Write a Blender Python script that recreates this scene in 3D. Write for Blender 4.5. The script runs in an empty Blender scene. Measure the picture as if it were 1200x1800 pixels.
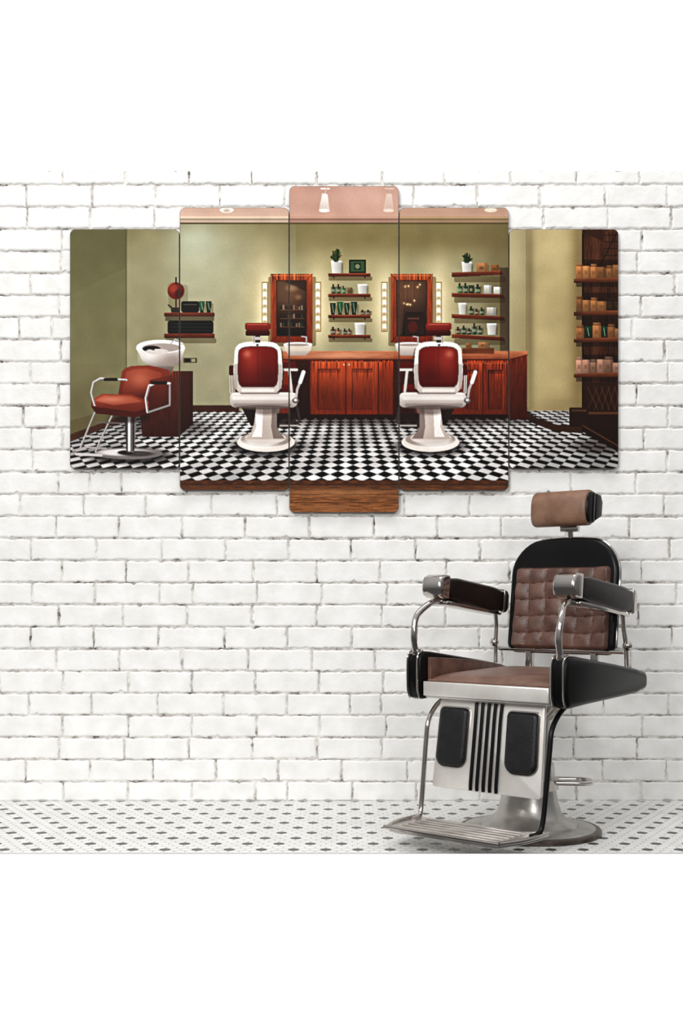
import bpy, bmesh, math, random
import numpy as np
from mathutils import Vector, Matrix

ZOOM = (1.0, 600, 900)
random.seed(4)
rng = np.random.default_rng(7)
F = 2060.0; HC = 0.8; DW = 4.6; YH = 1050.0
scene = bpy.context.scene
col = scene.collection

# ---------------------------------------------------------------- materials
def lin(c):
    return tuple(((v/255)/12.92 if v/255 <= .04045 else ((v/255+.055)/1.055)**2.4) for v in c)

def mat(name, c, rough=.5, metal=0., coat=0., noise=0., nscale=40, bump=0., bscale=200, spec=.5, c2=None, stretch=None):
    m = bpy.data.materials.new(name); m.use_nodes = True
    nt = m.node_tree; b = nt.nodes['Principled BSDF']
    b.inputs['Base Color'].default_value = (*lin(c), 1)
    b.inputs['Roughness'].default_value = rough
    b.inputs['Metallic'].default_value = metal
    b.inputs['Coat Weight'].default_value = coat
    b.inputs['Coat Roughness'].default_value = .08
    b.inputs['Specular IOR Level'].default_value = spec
    tc = nt.nodes.new('ShaderNodeTexCoord')
    mp = nt.nodes.new('ShaderNodeMapping')
    if stretch: mp.inputs['Scale'].default_value = stretch
    nt.links.new(tc.outputs['Object'], mp.inputs['Vector'])
    if c2 is not None:
        n = nt.nodes.new('ShaderNodeTexNoise'); n.inputs['Scale'].default_value = nscale
        n.inputs['Detail'].default_value = 5
        nt.links.new(mp.outputs[0], n.inputs['Vector'])
        r = nt.nodes.new('ShaderNodeValToRGB')
        r.color_ramp.elements[0].position = .35; r.color_ramp.elements[1].position = .65
        r.color_ramp.elements[0].color = (*lin(c), 1); r.color_ramp.elements[1].color = (*lin(c2), 1)
        nt.links.new(n.outputs['Fac'], r.inputs[0]); nt.links.new(r.outputs[0], b.inputs['Base Color'])
    if bump:
        n2 = nt.nodes.new('ShaderNodeTexNoise'); n2.inputs['Scale'].default_value = bscale
        n2.inputs['Detail'].default_value = 6
        nt.links.new(mp.outputs[0], n2.inputs['Vector'])
        bp = nt.nodes.new('ShaderNodeBump'); bp.inputs['Strength'].default_value = bump
        bp.inputs['Distance'].default_value = .003
        nt.links.new(n2.outputs['Fac'], bp.inputs['Height']); nt.links.new(bp.outputs[0], b.inputs['Normal'])
    return m

M_brick = mat('white_painted_brick', (231,230,226), rough=.75, c2=(243,242,240), nscale=12, bump=.7, bscale=42, spec=.2)
M_tilew = mat('white_ceramic_tile', (238,238,236), rough=.35, c2=(228,228,225), nscale=9)
M_tileb = mat('black_ceramic_tile', (42,40,38), rough=.4, c2=(72,69,66), nscale=30)
M_grout = mat('grey_grout', (184,182,178), rough=.9, c2=(204,202,199), nscale=40)
M_chrome = mat('chrome', (200,194,189), rough=.1, metal=1., c2=(176,169,163), nscale=6)
M_satin = mat('satin_enamel_metal', (240,237,231), rough=.3, metal=.45, c2=(220,214,207), nscale=7)
M_plate = mat('worn_steel_plate', (206,200,194), rough=.3, metal=.8, c2=(172,166,160), nscale=14)
M_column = mat('brushed_grey_metal', (152,149,144), rough=.3, metal=.85, c2=(182,179,174), nscale=12, bump=.1, bscale=90)
M_black = mat('black_gloss_enamel', (5,5,6), rough=.3, coat=.0, c2=(9,8,8), nscale=12, spec=.2)
M_blackpad = mat('black_leather', (14,14,16), rough=.38, c2=(24,24,26), nscale=30, bump=.3, bscale=260, spec=.4)
M_leather = mat('brown_leather', (76,50,41), rough=.38, c2=(104,73,61), nscale=22, bump=.35, bscale=240)
M_leather2 = mat('tan_brown_leather', (98,70,58), rough=.42, c2=(122,91,77), nscale=18, bump=.3, bscale=240)
M_head = mat('light_brown_leather', (110,78,60), rough=.42, c2=(134,100,79), nscale=18, bump=.3, bscale=240)
M_arm = mat('dark_brown_leather', (14,8,7), rough=.3, c2=(27,16,14), nscale=25, bump=.2, bscale=240, spec=.3)
M_edge = mat('panel_edge', (58,52,46), rough=.5, c2=(70,62,54), nscale=30)
M_ring = mat('dark_bronze_ring', (66,56,51), rough=.35, metal=.8, c2=(92,81,74), nscale=20)

# mortar: pale grey with dark crumbs
M_mortar = bpy.data.materials.new('mortar'); M_mortar.use_nodes = True
nt = M_mortar.node_tree; b = nt.nodes['Principled BSDF']; b.inputs['Roughness'].default_value = .95
tc = nt.nodes.new('ShaderNodeTexCoord'); n = nt.nodes.new('ShaderNodeTexNoise')
n.inputs['Scale'].default_value = 16; n.inputs['Detail'].default_value = 7; n.inputs['Roughness'].default_value = .7
r = nt.nodes.new('ShaderNodeValToRGB'); e = r.color_ramp.elements
e[0].position = .36; e[0].color = (*lin((88,80,74)), 1); e[1].position = .6; e[1].color = (*lin((232,229,225)), 1)
x = e.new(.46); x.color = (*lin((186,181,176)), 1)
nt.links.new(tc.outputs['Object'], n.inputs['Vector']); nt.links.new(n.outputs['Fac'], r.inputs[0]); nt.links.new(r.outputs[0], b.inputs['Base Color'])

# ---------------------------------------------------------------- mesh helpers
def finish(bm, name, mats, parent=None, smooth=True, ang=38, label=None):
    bmesh.ops.recalc_face_normals(bm, faces=bm.faces[:])
    for f in bm.faces: f.smooth = smooth
    if smooth:
        for ed in bm.edges:
            if len(ed.link_faces) == 2 and ed.calc_face_angle(0) > math.radians(ang): ed.smooth = False
    me = bpy.data.meshes.new(name); bm.to_mesh(me); bm.free()
    if not isinstance(mats, (list, tuple)): mats = [mats]
    for m in mats: me.materials.append(m)
    ob = bpy.data.objects.new(name, me); col.objects.link(ob)
    if parent: ob.parent = parent
    if label: ob['label'] = label
    return ob

def add_box(bm, x0, x1, y0, y1, z0, z1, bev=.0, seg=3, xf=None):
    t = bmesh.new()
    bmesh.ops.create_cube(t, size=1)
    for v in t.verts:
        v.co = Vector((x0+(v.co.x+.5)*(x1-x0), y0+(v.co.y+.5)*(y1-y0), z0+(v.co.z+.5)*(z1-z0)))
    if bev: bmesh.ops.bevel(t, geom=t.edges[:], offset=bev, segments=seg, profile=.5, affect='EDGES')
    merge(bm, t, xf)

def merge(bm, t, xf=None, mi=0):
    if xf:
        for v in t.verts: v.co = xf(v.co)
    vm = {v: bm.verts.new(v.co) for v in t.verts}
    for f in t.faces:
        try:
            nf = bm.faces.new([vm[v] for v in f.verts]); nf.material_index = mi
        except ValueError: pass
    t.free()

def add_prism(bm, pts, axis, a0, a1, bev=0., seg=3, xf=None, mi=0):
    t = bmesh.new()
    def mk(p, a):
        return {'x': (a, p[0], p[1]), 'y': (p[0], a, p[1]), 'z': (p[0], p[1], a)}[axis]
    A = [t.verts.new(mk(p, a0)) for p in pts]; B = [t.verts.new(mk(p, a1)) for p in pts]
    t.faces.new(A); t.faces.new(B[::-1])
    k = len(pts)
    for i in range(k): t.faces.new([A[i], B[i], B[(i+1) % k], A[(i+1) % k]])
    bmesh.ops.recalc_face_normals(t, faces=t.faces[:])
    if bev:
        sa, sb = set(A), set(B)
        ed = [e for e in t.edges if (e.verts[0] in sa and e.verts[1] in sa) or (e.verts[0] in sb and e.verts[1] in sb)]
        bmesh.ops.bevel(t, geom=ed, offset=bev, segments=seg, profile=.5, affect='EDGES')
    merge(bm, t, xf, mi)

def smooth_path(pts, n=8, closed=False):
    P = [Vector(p) for p in pts]; out = []; k = len(P)
    rngi = range(k if closed else k-1)
    for i in rngi:
        if closed: p0, p1, p2, p3 = P[(i-1) % k], P[i], P[(i+1) % k], P[(i+2) % k]
        else: p0, p1, p2, p3 = P[max(i-1, 0)], P[i], P[i+1], P[min(i+2, k-1)]
        for j in range(n):
            t = j/n
            out.append(.5*((2*p1)+(-p0+p2)*t+(2*p0-5*p1+4*p2-p3)*t*t+(-p0+3*p1-3*p2+p3)*t**3))
    if not closed: out.append(P[-1])
    return out

def add_tube(bm, pts, r, n=12, sm=8, closed=False, mi=0):
    path = smooth_path(pts, sm, closed) if sm else [Vector(p) for p in pts]
    k = len(path); rings = []
    nrm = None
    for i, p in enumerate(path):
        if closed: tg = (path[(i+1) % k]-path[i-1])
        else: tg = path[min(i+1, k-1)]-path[max(i-1, 0)]
        tg.normalize()
        if nrm is None:
            nrm = tg.orthogonal().normalized()
        nrm = (nrm-tg*nrm.dot(tg)).normalized(); bn = tg.cross(nrm)
        rr = r(i/(k-1)) if callable(r) else r
        rings.append([bm.verts.new(p+rr*(math.cos(a)*nrm+math.sin(a)*bn)) for a in [2*math.pi*j/n for j in range(n)]])
    fs = []
    for i in range(k if closed else k-1):
        A, B = rings[i], rings[(i+1) % k]
        for j in range(n): fs.append(bm.faces.new([A[j], A[(j+1) % n], B[(j+1) % n], B[j]]))
    if not closed:
        fs.append(bm.faces.new(rings[0])); fs.append(bm.faces.new(rings[-1]))
    for f in fs: f.material_index = mi

def add_lathe(bm, prof, n=72, cx=0, cy=0, mi=0, mod=None):
    rings = []
    for (r_, z) in prof:
        if r_ <= 1e-6: rings.append([bm.verts.new((cx, cy, z))])
        else:
            rings.append([bm.verts.new((cx+(r_+(mod(a) if mod else 0))*math.cos(a), cy+(r_+(mod(a) if mod else 0))*math.sin(a), z)) for a in [2*math.pi*j/n for j in range(n)]])
    for A, B in zip(rings, rings[1:]):
        for j in range(n):
            q = [A[j % len(A)], A[(j+1) % len(A)], B[(j+1) % len(B)], B[j % len(B)]]
            u = []
            for v in q:
                if v not in u: u.append(v)
            if len(u) > 2:
                f = bm.faces.new(u); f.material_index = mi

def rrect(x0, x1, z0, z1, r, n=6, rt=None):
    rt = r if rt is None else rt
    out = []
    for (cx, cz, a0, rr) in [(x1-rt, z1-rt, 0, rt), (x0+rt, z1-rt, 90, rt), (x0+r, z0+r, 180, r), (x1-r, z0+r, 270, r)]:
        for i in range(n+1):
            a = math.radians(a0+90*i/n); out.append((cx+rr*math.cos(a), cz+rr*math.sin(a)))
    return out

# ---------------------------------------------------------------- brick wall
XW = 2.6
ZT = HC+(YH-300)/F*DW
def brick_wall():
    V = []; Fc = []; MI = []
    def quad(a, b_, c, d, mi): Fc.append((a, b_, c, d)); MI.append(mi)
    i0 = len(V)
    V += [(-XW, .0058, 0), (XW, .0058, 0), (XW, .0058, ZT), (-XW, .0058, ZT), (-XW, .12, 0), (XW, .12, 0), (XW, .12, ZT), (-XW, .12, ZT)]
    for q in [(0,1,2,3), (5,4,7,6), (4,0,3,7), (1,5,6,2), (3,2,6,7), (4,5,1,0)]: quad(*[i0+k for k in q], 1)
    RH = .0868; BL = .252; g = .0062
    z = -RH*.12; row = 0
    while z < ZT:
        z1 = z+RH
        x = -XW-random.random()*.03-(BL/2 if row % 2 else 0)
        while x < XW:
            L = BL if random.random() > .06 else BL*.5
            L *= random.uniform(.97, 1.03)
            xa, xb = max(x+g/2, -XW), min(x+L-g/2, XW); za, zb = max(z+g/2, 0), min(z1-g/2, ZT)
            x += L
            if xb-xa < .02 or zb-za < .008: continue
            xa += random.uniform(-.0015, .0015); xb += random.uniform(-.0015, .0015)
            dz = random.uniform(-.0016, .0016); za = max(za+dz, 0); zb = min(zb+dz, ZT)
            ol = []
            nx = max(2, int((xb-xa)/.012)); nz = max(2, int((zb-za)/.012))
            for k in range(nx): ol.append((xa+(xb-xa)*k/nx, za))
            for k in range(nz): ol.append((xb, za+(zb-za)*k/nz))
            for k in range(nx): ol.append((xb-(xb-xa)*k/nx, zb))
            for k in range(nz): ol.append((xa, zb-(zb-za)*k/nz))
            cx, cz = (xa+xb)/2, (za+zb)/2
            j = [(random.gauss(0, .0014), random.gauss(0, .0014)) for _ in ol]
            if random.random() < .4:
                k = random.randrange(len(ol)); j[k] = (j[k][0], j[k][1]-(.007 if ol[k][1] > cz else -.007))
            fy = random.uniform(-.0015, .0012); ty = random.uniform(-.02, .02); tx = random.uniform(-.006, .006)
            n_ = len(ol); base = len(V)
            for (ins, y) in [(0, .0072), (.0012, .003), (.006, .0003)]:
                for (p, q), (ja, jb) in zip(ol, j):
                    px, pz = p+ja, q+jb
                    px = cx+(px-cx)*(1-ins/((xb-xa)/2)); pz = cz+(pz-cz)*(1-ins/((zb-za)/2))
                    pz = min(max(pz, 0), ZT)
                    yy = y+(fy+ty*(pz-cz)+tx*(px-cx) if ins > 0 else 0)
                    V.append((px, yy, pz))
            for rr in range(2):
                for k in range(n_):
                    a = base+rr*n_+k; b2 = base+rr*n_+(k+1) % n_
                    quad(a, b2, b2+n_, a+n_, 0)
            Fc.append(tuple(base+2*n_+k for k in range(n_))); MI.append(0)
        z = z1; row += 1
    me = bpy.data.meshes.new('wall_back'); me.from_pydata(V, [], Fc)
    me.materials.append(M_brick); me.materials.append(M_mortar)
    me.polygons.foreach_set('material_index', MI); me.update()
    ob = bpy.data.objects.new('wall_back', me); col.objects.link(ob)
    ob['kind'] = 'structure'; ob['label'] = 'white painted rough brick wall'; ob['category'] = 'wall'
brick_wall()

# ---------------------------------------------------------------- tiled floor
YF = -(DW-F*HC/(1500-YH))
def floor():
    V = [(-XW, YF, -.0012), (XW, YF, -.0012), (XW, .006, -.0012), (-XW, .006, -.0012)]; Fc = [(0,1,2,3)]; MI = [2]
    p = .034; rh = p*.866; R = p/math.sqrt(3)
    J = int(-YF/rh)+3
    for jn in range(J):
        y = -jn*rh
        for i in range(int(2*XW/p)+2):
            x = -XW+i*p+(p/2 if jn & 1 else 0)
            qa = i-(jn-(jn & 1))//2
            blk = (qa % 3 == 0 and jn % 3 == 0)
            base = len(V); rr = R*.94
            pts = []
            for k in range(6):
                a = math.radians(30+60*k)
                pts.append((min(max(x+rr*math.cos(a), -XW), XW), min(max(y+rr*math.sin(a), YF), 0)))
            ys = [q[1] for q in pts]; xs = [q[0] for q in pts]
            if max(ys)-min(ys) < .004 or max(xs)-min(xs) < .004: continue
            V += [(a, b_, 0) for a, b_ in pts]
            Fc.append(tuple(range(base, base+6))); MI.append(1 if blk else 0)
    me = bpy.data.meshes.new('floor'); me.from_pydata(V, [], Fc)
    for m in (M_tilew, M_tileb, M_grout): me.materials.append(m)
    me.polygons.foreach_set('material_index', MI); me.update()
    ob = bpy.data.objects.new('floor', me); col.objects.link(ob)
    ob['kind'] = 'structure'; ob['label'] = 'white hexagonal mosaic tile floor with black dots'; ob['category'] = 'floor'
floor()

# ---------------------------------------------------------------- the printed picture, drawn as a colour field
SS = 2; X0 = 120; Y0 = 324; CW = 970*SS; CH = 580*SS
C = np.zeros((CH, CW, 3), np.float32)
def box(x0, y0, x1, y1):
    return (max(int((x0-X0)*SS)-1, 0), max(int((y0-Y0)*SS)-1, 0), min(int((x1-X0)*SS)+2, CW), min(int((y1-Y0)*SS)+2, CH))
def smooth1(a, k, axis):
    if k < 2: return a
    c = np.cumsum(np.concatenate([np.repeat(a.take([0], axis), k, axis), a], axis), axis, dtype=np.float64)
    n_ = a.shape[axis]
    o = (c.take(range(k, n_+k), axis)-c.take(range(0, n_), axis))/k
    return o
def blur(a, k):
    for ax in (0, 1):
        for _ in range(2):
            pad = [(0, 0)]*a.ndim; pad[ax] = (k, k)
            b_ = np.pad(a, pad, mode='edge'); b_ = smooth1(b_, k, ax)
            a = b_.take(range(k+k//2, k+k//2+a.shape[ax]), ax)
    return a.astype(np.float32)
def grain(h, w, kx, ky):
    a = rng.normal(size=(h, w)).astype(np.float32)
    a = smooth1(smooth1(a, kx, 1), ky, 0)
    return a/(a.std()+1e-6)
def blendm(bx, m, c, a, wood=None, amp=.12):
    i0, j0, i1, j1 = bx
    if i1 <= i0 or j1 <= j0: return
    reg = C[j0:j1, i0:i1]
    h, w = m.shape
    if isinstance(c[0], (tuple, list)):
        t = np.linspace(0, 1, h)[:, None, None] if len(c) == 2 else np.linspace(0, 1, w)[None, :, None]
        cc = np.array(c[0], np.float32)/255*(1-t)+np.array(c[1], np.float32)/255*t
        cc = np.broadcast_to(cc, reg.shape)
    else: cc = np.broadcast_to(np.array(c, np.float32)/255, reg.shape)
    if wood:
        k = grain(h, w, 40 if wood == 'h' else 2, 2 if wood == 'h' else 40)
        cc = cc*(1+amp*k[..., None])
    mm = (m*a)[..., None]
    C[j0:j1, i0:i1] = reg*(1-mm)+cc*mm
def grid(bx):
    i0, j0, i1, j1 = bx
    return ((np.arange(i0, i1)+.5)/SS+X0)[None, :], ((np.arange(j0, j1)+.5)/SS+Y0)[:, None]
def PG(pts, c, a=1., wood=None, amp=.12):
    xs = [p[0] for p in pts]; ys = [p[1] for p in pts]
    bx = box(min(xs), min(ys), max(xs), max(ys))
    if bx[2] <= bx[0] or bx[3] <= bx[1]: return
    gx, gy = grid(bx); m = np.zeros((gy.shape[0], gx.shape[1]), bool)
    k = len(pts)
    for i in range(k):
        (xa, ya), (xb, yb) = pts[i], pts[(i+1) % k]
        if ya == yb: continue
        cond = (ya > gy) != (yb > gy)
        xi = xa+(gy-ya)*(xb-xa)/(yb-ya)
        m ^= cond & (gx < xi)
    blendm(bx, m.astype(np.float32), c, a, wood, amp)
def R_(x0, y0, x1, y1, c, a=1., rad=0, wood=None, amp=.12):
    bx = box(x0, y0, x1, y1)
    if bx[2] <= bx[0] or bx[3] <= bx[1]: return
    gx, gy = grid(bx)
    cx, cy = (x0+x1)/2, (y0+y1)/2
    dx = np.maximum(np.abs(gx-cx)-(x1-x0)/2+rad, 0); dy = np.maximum(np.abs(gy-cy)-(y1-y0)/2+rad, 0)
    if rad: d = np.sqrt(dx*dx+dy*dy)-rad
    else: d = np.maximum(np.abs(gx-cx)-(x1-x0)/2, np.abs(gy-cy)-(y1-y0)/2)
    blendm(bx, np.clip(.5-d*SS, 0, 1), c, a, wood, amp)
def EL(cx, cy, rx, ry, c, a=1., soft=0., rot=0.):
    rm = max(rx, ry)*(1+soft) if rot else None
    bx = box(cx-(rm or rx*(1+soft)), cy-(rm or ry*(1+soft)), cx+(rm or rx*(1+soft)), cy+(rm or ry*(1+soft)))
    if bx[2] <= bx[0] or bx[3] <= bx[1]: return
    gx, gy = grid(bx); ux, uy = gx-cx, gy-cy
    if rot:
        cr, sr = math.cos(math.radians(rot)), math.sin(math.radians(rot))
        ux, uy = ux*cr+uy*sr, -ux*sr+uy*cr
    d = np.sqrt((ux/rx)**2+(uy/ry)**2)
    if soft: m = np.clip((1+soft-d)/(2*soft), 0, 1); m = m*m*(3-2*m)
    else: m = np.clip((1-d)*min(rx, ry)*SS+.5, 0, 1)
    blendm(bx, m, c, a)
def LN(pts, w, c, a=1.):
    xs = [p[0] for p in pts]; ys = [p[1] for p in pts]
    bx = box(min(xs)-w, min(ys)-w, max(xs)+w, max(ys)+w)
    if bx[2] <= bx[0] or bx[3] <= bx[1]: return
    gx, gy = grid(bx); d = np.full((gy.shape[0], gx.shape[1]), 1e9)
    for (xa, ya), (xb, yb) in zip(pts, pts[1:]):
        L2 = (xb-xa)**2+(yb-ya)**2+1e-9
        t = np.clip(((gx-xa)*(xb-xa)+(gy-ya)*(yb-ya))/L2, 0, 1)
        d = np.minimum(d, np.hypot(gx-xa-t*(xb-xa), gy-ya-t*(yb-ya)))
    blendm(bx, np.clip((w/2-d)*SS+.5, 0, 1), c, a)
def GL(cx, cy, sx, sy, c, a, clip=None):
    bx = box(*(clip or (cx-3*sx, cy-3*sy, cx+3*sx, cy+3*sy)))
    if bx[2] <= bx[0] or bx[3] <= bx[1]: return
    gx, gy = grid(bx)
    blendm(bx, np.exp(-.5*(((gx-cx)/sx)**2+((gy-cy)/sy)**2)), c, a)

# --- walls
R_(222, 380, 932, 735, ((144,137,104), (144,138,108)))
R_(222, 380, 932, 470, ((106,95,58), (146,139,106)), .85)
GL(350, 480, 60, 60, (178,178,150), .7, (222,392,520,735))
GL(345, 425, 30, 26, (188,196,176), .75, (222,392,520,520))
GL(400, 520, 60, 90, (170,164,132), .6, (222,392,520,735))
GL(270, 520, 34, 120, (132,124,90), .5, (222,392,316,735))
GL(350, 660, 60, 50, (152,145,116), .5, (222,392,520,735))
for gx_, s in ((465,1.), (558,1.1), (675,1.1), (770,1.)):
    GL(gx_, 530, 24*s, 56, (216,194,142), .7, (380,392,895,640))
    GL(gx_, 540, 10*s, 44, (252,236,194), .75, (380,392,895,640))
GL(612, 440, 55, 30, (162,149,102), .45, (520,392,720,620))
GL(880, 520, 24, 120, (100,87,56), .8, (800,392,900,620))
GL(720, 420, 200, 18, (102,85,46), .5, (520,390,895,480))
# left wall
PG([(120,395),(222,395),(222,735),(160,752),(120,772)], ((100,97,64), (120,112,80)))
PG([(120,395),(222,395),(222,470),(120,520)], ((80,76,46), (100,96,62)), .5)
GL(140, 720, 30, 40, (86,79,52), .5, (120,640,222,760))
LN([(222,400),(222,730)], 2, (78,70,44), .8)
# right wall & curved column
R_(893, 395, 936, 735, ((164,150,112), (136,120,84), 1))
GL(905, 460, 16, 60, (190,176,138), .6, (893,395,936,735))
PG([(926,395),(1024,395),(1024,748),(975,744),(940,732),(926,715)], ((180,162,118), (154,134,90), 1))
GL(985, 430, 34, 60, (200,184,136), .6, (927,395,1024,700))
GL(970, 620, 30, 80, (184,166,120), .5, (927,395,1024,700))
GL(930, 560, 6, 190, (114,100,68), .8, (924,395,950,730))
GL(1020, 560, 12, 190, (104,85,52), .85, (985,395,1024,745))
GL(970, 740, 50, 26, (110,95,62), .6, (927,680,1024,745))
# ceiling + moulding
R_(500, 324, 710, 380, ((180,138,122), (190,150,132)))
GL(640, 345, 50, 14, (206,168,152), .6, (508,324,702,378))
R_(314, 360, 508, 381, ((186,150,132), (200,168,148)))
R_(701, 360, 896, 381, ((174,138,118), (182,146,124)))
for (xa, xb, ca) in ((314,508,(212,186,160)), (508,701,(184,142,122)), (701,896,(172,140,106))):
    R_(xa, 380, xb, 384, ca); R_(xa, 384, xb, 386.5, tuple(int(v*.66) for v in ca)); R_(xa, 386.5, xb, 391, tuple(int(v*.86) for v in ca)); R_(xa, 391, xb, 394, (84,72,42))
# ceiling spots
for sx, al in ((570, 1.), (683, .45)):
    R_(sx-7, 330, sx+9, 333, (230,214,204), al); LN([(sx+3,331),(sx,343)], 2, (196,176,166), al)
    PG([(sx-4,340),(sx+5,341),(sx+9,372),(sx-10,369)], ((240,230,222), (200,182,170)), al); EL(sx-1, 370, 9, 3, (250,244,230), al)
EL(398, 369, 12, 5, (236,226,214)); EL(862, 369, 11, 4, (222,206,184)); EL(398, 370, 6, 3, (190,168,150))

# --- floor, diagonal chequers in perspective
bx = box(120, 712, 1090, 850); gx, gy = grid(bx)
D = np.maximum(gy-566, 1); Xf = (gx-607)/D; Zf = 640/D; s = .104
A = (Xf+Zf)/s; B = (Xf-Zf)/s
chk = ((np.floor(A)+np.floor(B)) % 2)
fa, fb = np.abs(A-np.round(A)), np.abs(B-np.round(B))
line = np.minimum(fa, fb) < .04
lum = np.clip(1.04-.0005*np.abs(gx-600)-.0012*(850-gy), .45, 1)
lum = lum*(.88+.12*np.sin(gx*.011+gy*.03))
fc = np.where(chk[..., None] > .5, np.array([1.0,.975,.96])*lum[..., None], np.array([.06,.035,.03]))
fc = np.where(line[..., None], fc*.55+.1, fc)
cid = np.floor(A)*57.3+np.floor(B)*131.7
fc = fc*(1+.09*np.sin(cid*12.9898)[..., None])
mask = np.ones(chk.shape)
mask[np.broadcast_to(gy < 722, mask.shape)] = 0
left_edge = (gx < 222) & (gy > 735+(222-gx)*.34); mask[(gx < 222) & ~left_edge] = 0
i0, j0, i1, j1 = bx
C[j0:j1, i0:i1] = C[j0:j1, i0:i1]*(1-mask[..., None])+fc*mask[..., None]
# baseboards
PG([(120,760),(222,726),(222,738),(120,778)], (62,36,22), 1, 'h')
R_(222, 712, 420, 724, (56,30,18), 1, 0, 'h')
PG([(895,728),(926,722),(942,734),(976,746),(1024,750),(1024,762),(970,757),(936,744),(920,735),(895,740)], (48,28,18))
PG([(120,740),(222,712),(222,728),(120,764)], (94,84,54))
# soft floor shadows
for (cx_, cy_, rx_, ry_, al) in ((300,752,70,14,.55),(620,738,150,9,.6),(830,738,110,9,.55),(1050,784,50,12,.5),(230,800,80,16,.3)):
    EL(cx_, cy_, rx_, ry_, (24,14,12), al, .6)
# wood threshold at the front
R_(120, 844, 1090, 905, ((78,46,28), (120,76,46)), 1, 0, 'h', .16)
bx = box(310, 838, 900, 852); gx, gy = grid(bx)
tri = (844+3.5-7*np.abs(((gx-607)/26.) % 1-.5)*2+3.5); m = ((gy > tri) & (gy < 853)).astype(np.float32)
blendm(bx, m, (70,42,28), .95, 'h')
R_(120, 862, 1090, 905, ((108,66,38), (132,82,48)), .85, 0, 'h', .2)
for yy in (851, 868, 883): R_(120, yy, 1090, yy+1.2, (48,26,16), .7)
GL(600, 866, 60, 5, (186,130,86), .5); GL(570, 892, 40, 4, (164,108,66), .5)

# --- mirrors
def mirror(x0, x1, y0=481, y1=602):
    R_(x0-4, y0+5, x1+6, y1+6, (72,54,24), .5, 3)
    R_(x0, y0, x1, y1, ((146,64,32), (108,36,16)), 1, 2, 'v', .18)
    R_(x0+2, y0+2, x1-2, y0+4, (190,108,62), .8); R_(x0+1.5, y0+4, x0+3, y1-4, (176,92,52), .6)
    R_(x0+10, y0+11, x1-10, y1-11, (48,18,8))
    R_(x0+12, y0+13, x1-12, y1-13, ((66,44,32), (22,14,12)))
    GL((x0+x1)/2-6, y0+32, 18, 20, (124,84,56), .7, (x0+12, y0+13, x1-12, y1-13))
    LN([(x0,y0),(x0+10,y0+11)], 1, (58,20,8)); LN([(x1,y0),(x1-10,y0+11)], 1, (58,20,8))
    LN([(x0,y1),(x0+10,y1-11)], 1, (48,16,8)); LN([(x1,y1),(x1-10,y1-11)], 1, (48,16,8))
mirror(475, 549); mirror(686, 760)
random.seed(11)
R_(487, 494, 508, 530, (84,60,44), .5); PG([(498,494),(537,494),(537,512)], (40,26,20), .7)
for k in range(3): R_(492, 544+k*15, 534, 545+k*15, (112,70,44), .7)
for k in range(3):
    for q in range(9):
        xx = 492+q*4.6; hh = random.uniform(5, 9); c = random.choice([(150,130,104),(100,50,34),(50,66,50),(170,156,140),(30,20,18)])
        R_(xx, 544+k*15-hh, xx+2.6, 544+k*15, c, .6)
EL(512, 506, 9, 5, (200,170,124), .4, .8); EL(524, 522, 5, 4, (180,150,110), .35, .8)
for q in range(10):
    xx = 700+random.random()*44; yy = 500+random.random()*36
    LN([(xx,494),(xx,yy)], .6, (20,12,10), .6); EL(xx, yy, 2.6, 2.8, (190,130,70), .5, .5); EL(xx, yy, 1.1, 1.3, (255,232,184), .9)
PG([(698,494),(712,494),(706,588),(698,588)], (92,60,42), .5)
R_(712, 548, 745, 588, ((30,20,16), (46,26,18)), .8); R_(716, 558, 736, 561, (110,66,50), .6); EL(725, 574, 8, 10, (86,24,16), .7)
# sconces
for sx in (465, 558, 675, 770):
    R_(sx-5.5, 495, sx+6, 583, (148,118,68), 1, 1); R_(sx-4, 497, sx+4, 581, ((244,228,188), (220,196,144)), 1, 1)
    for k in range(6):
        EL(sx, 504+k*14, 3.6, 4.6, (255,250,230)); EL(sx, 504+k*14+4.5, 3, 1.2, (140,98,50), .8); R_(sx-4, 511+k*14-.5, sx+4, 511+k*14+.8, (126,86,40), .8)

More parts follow.
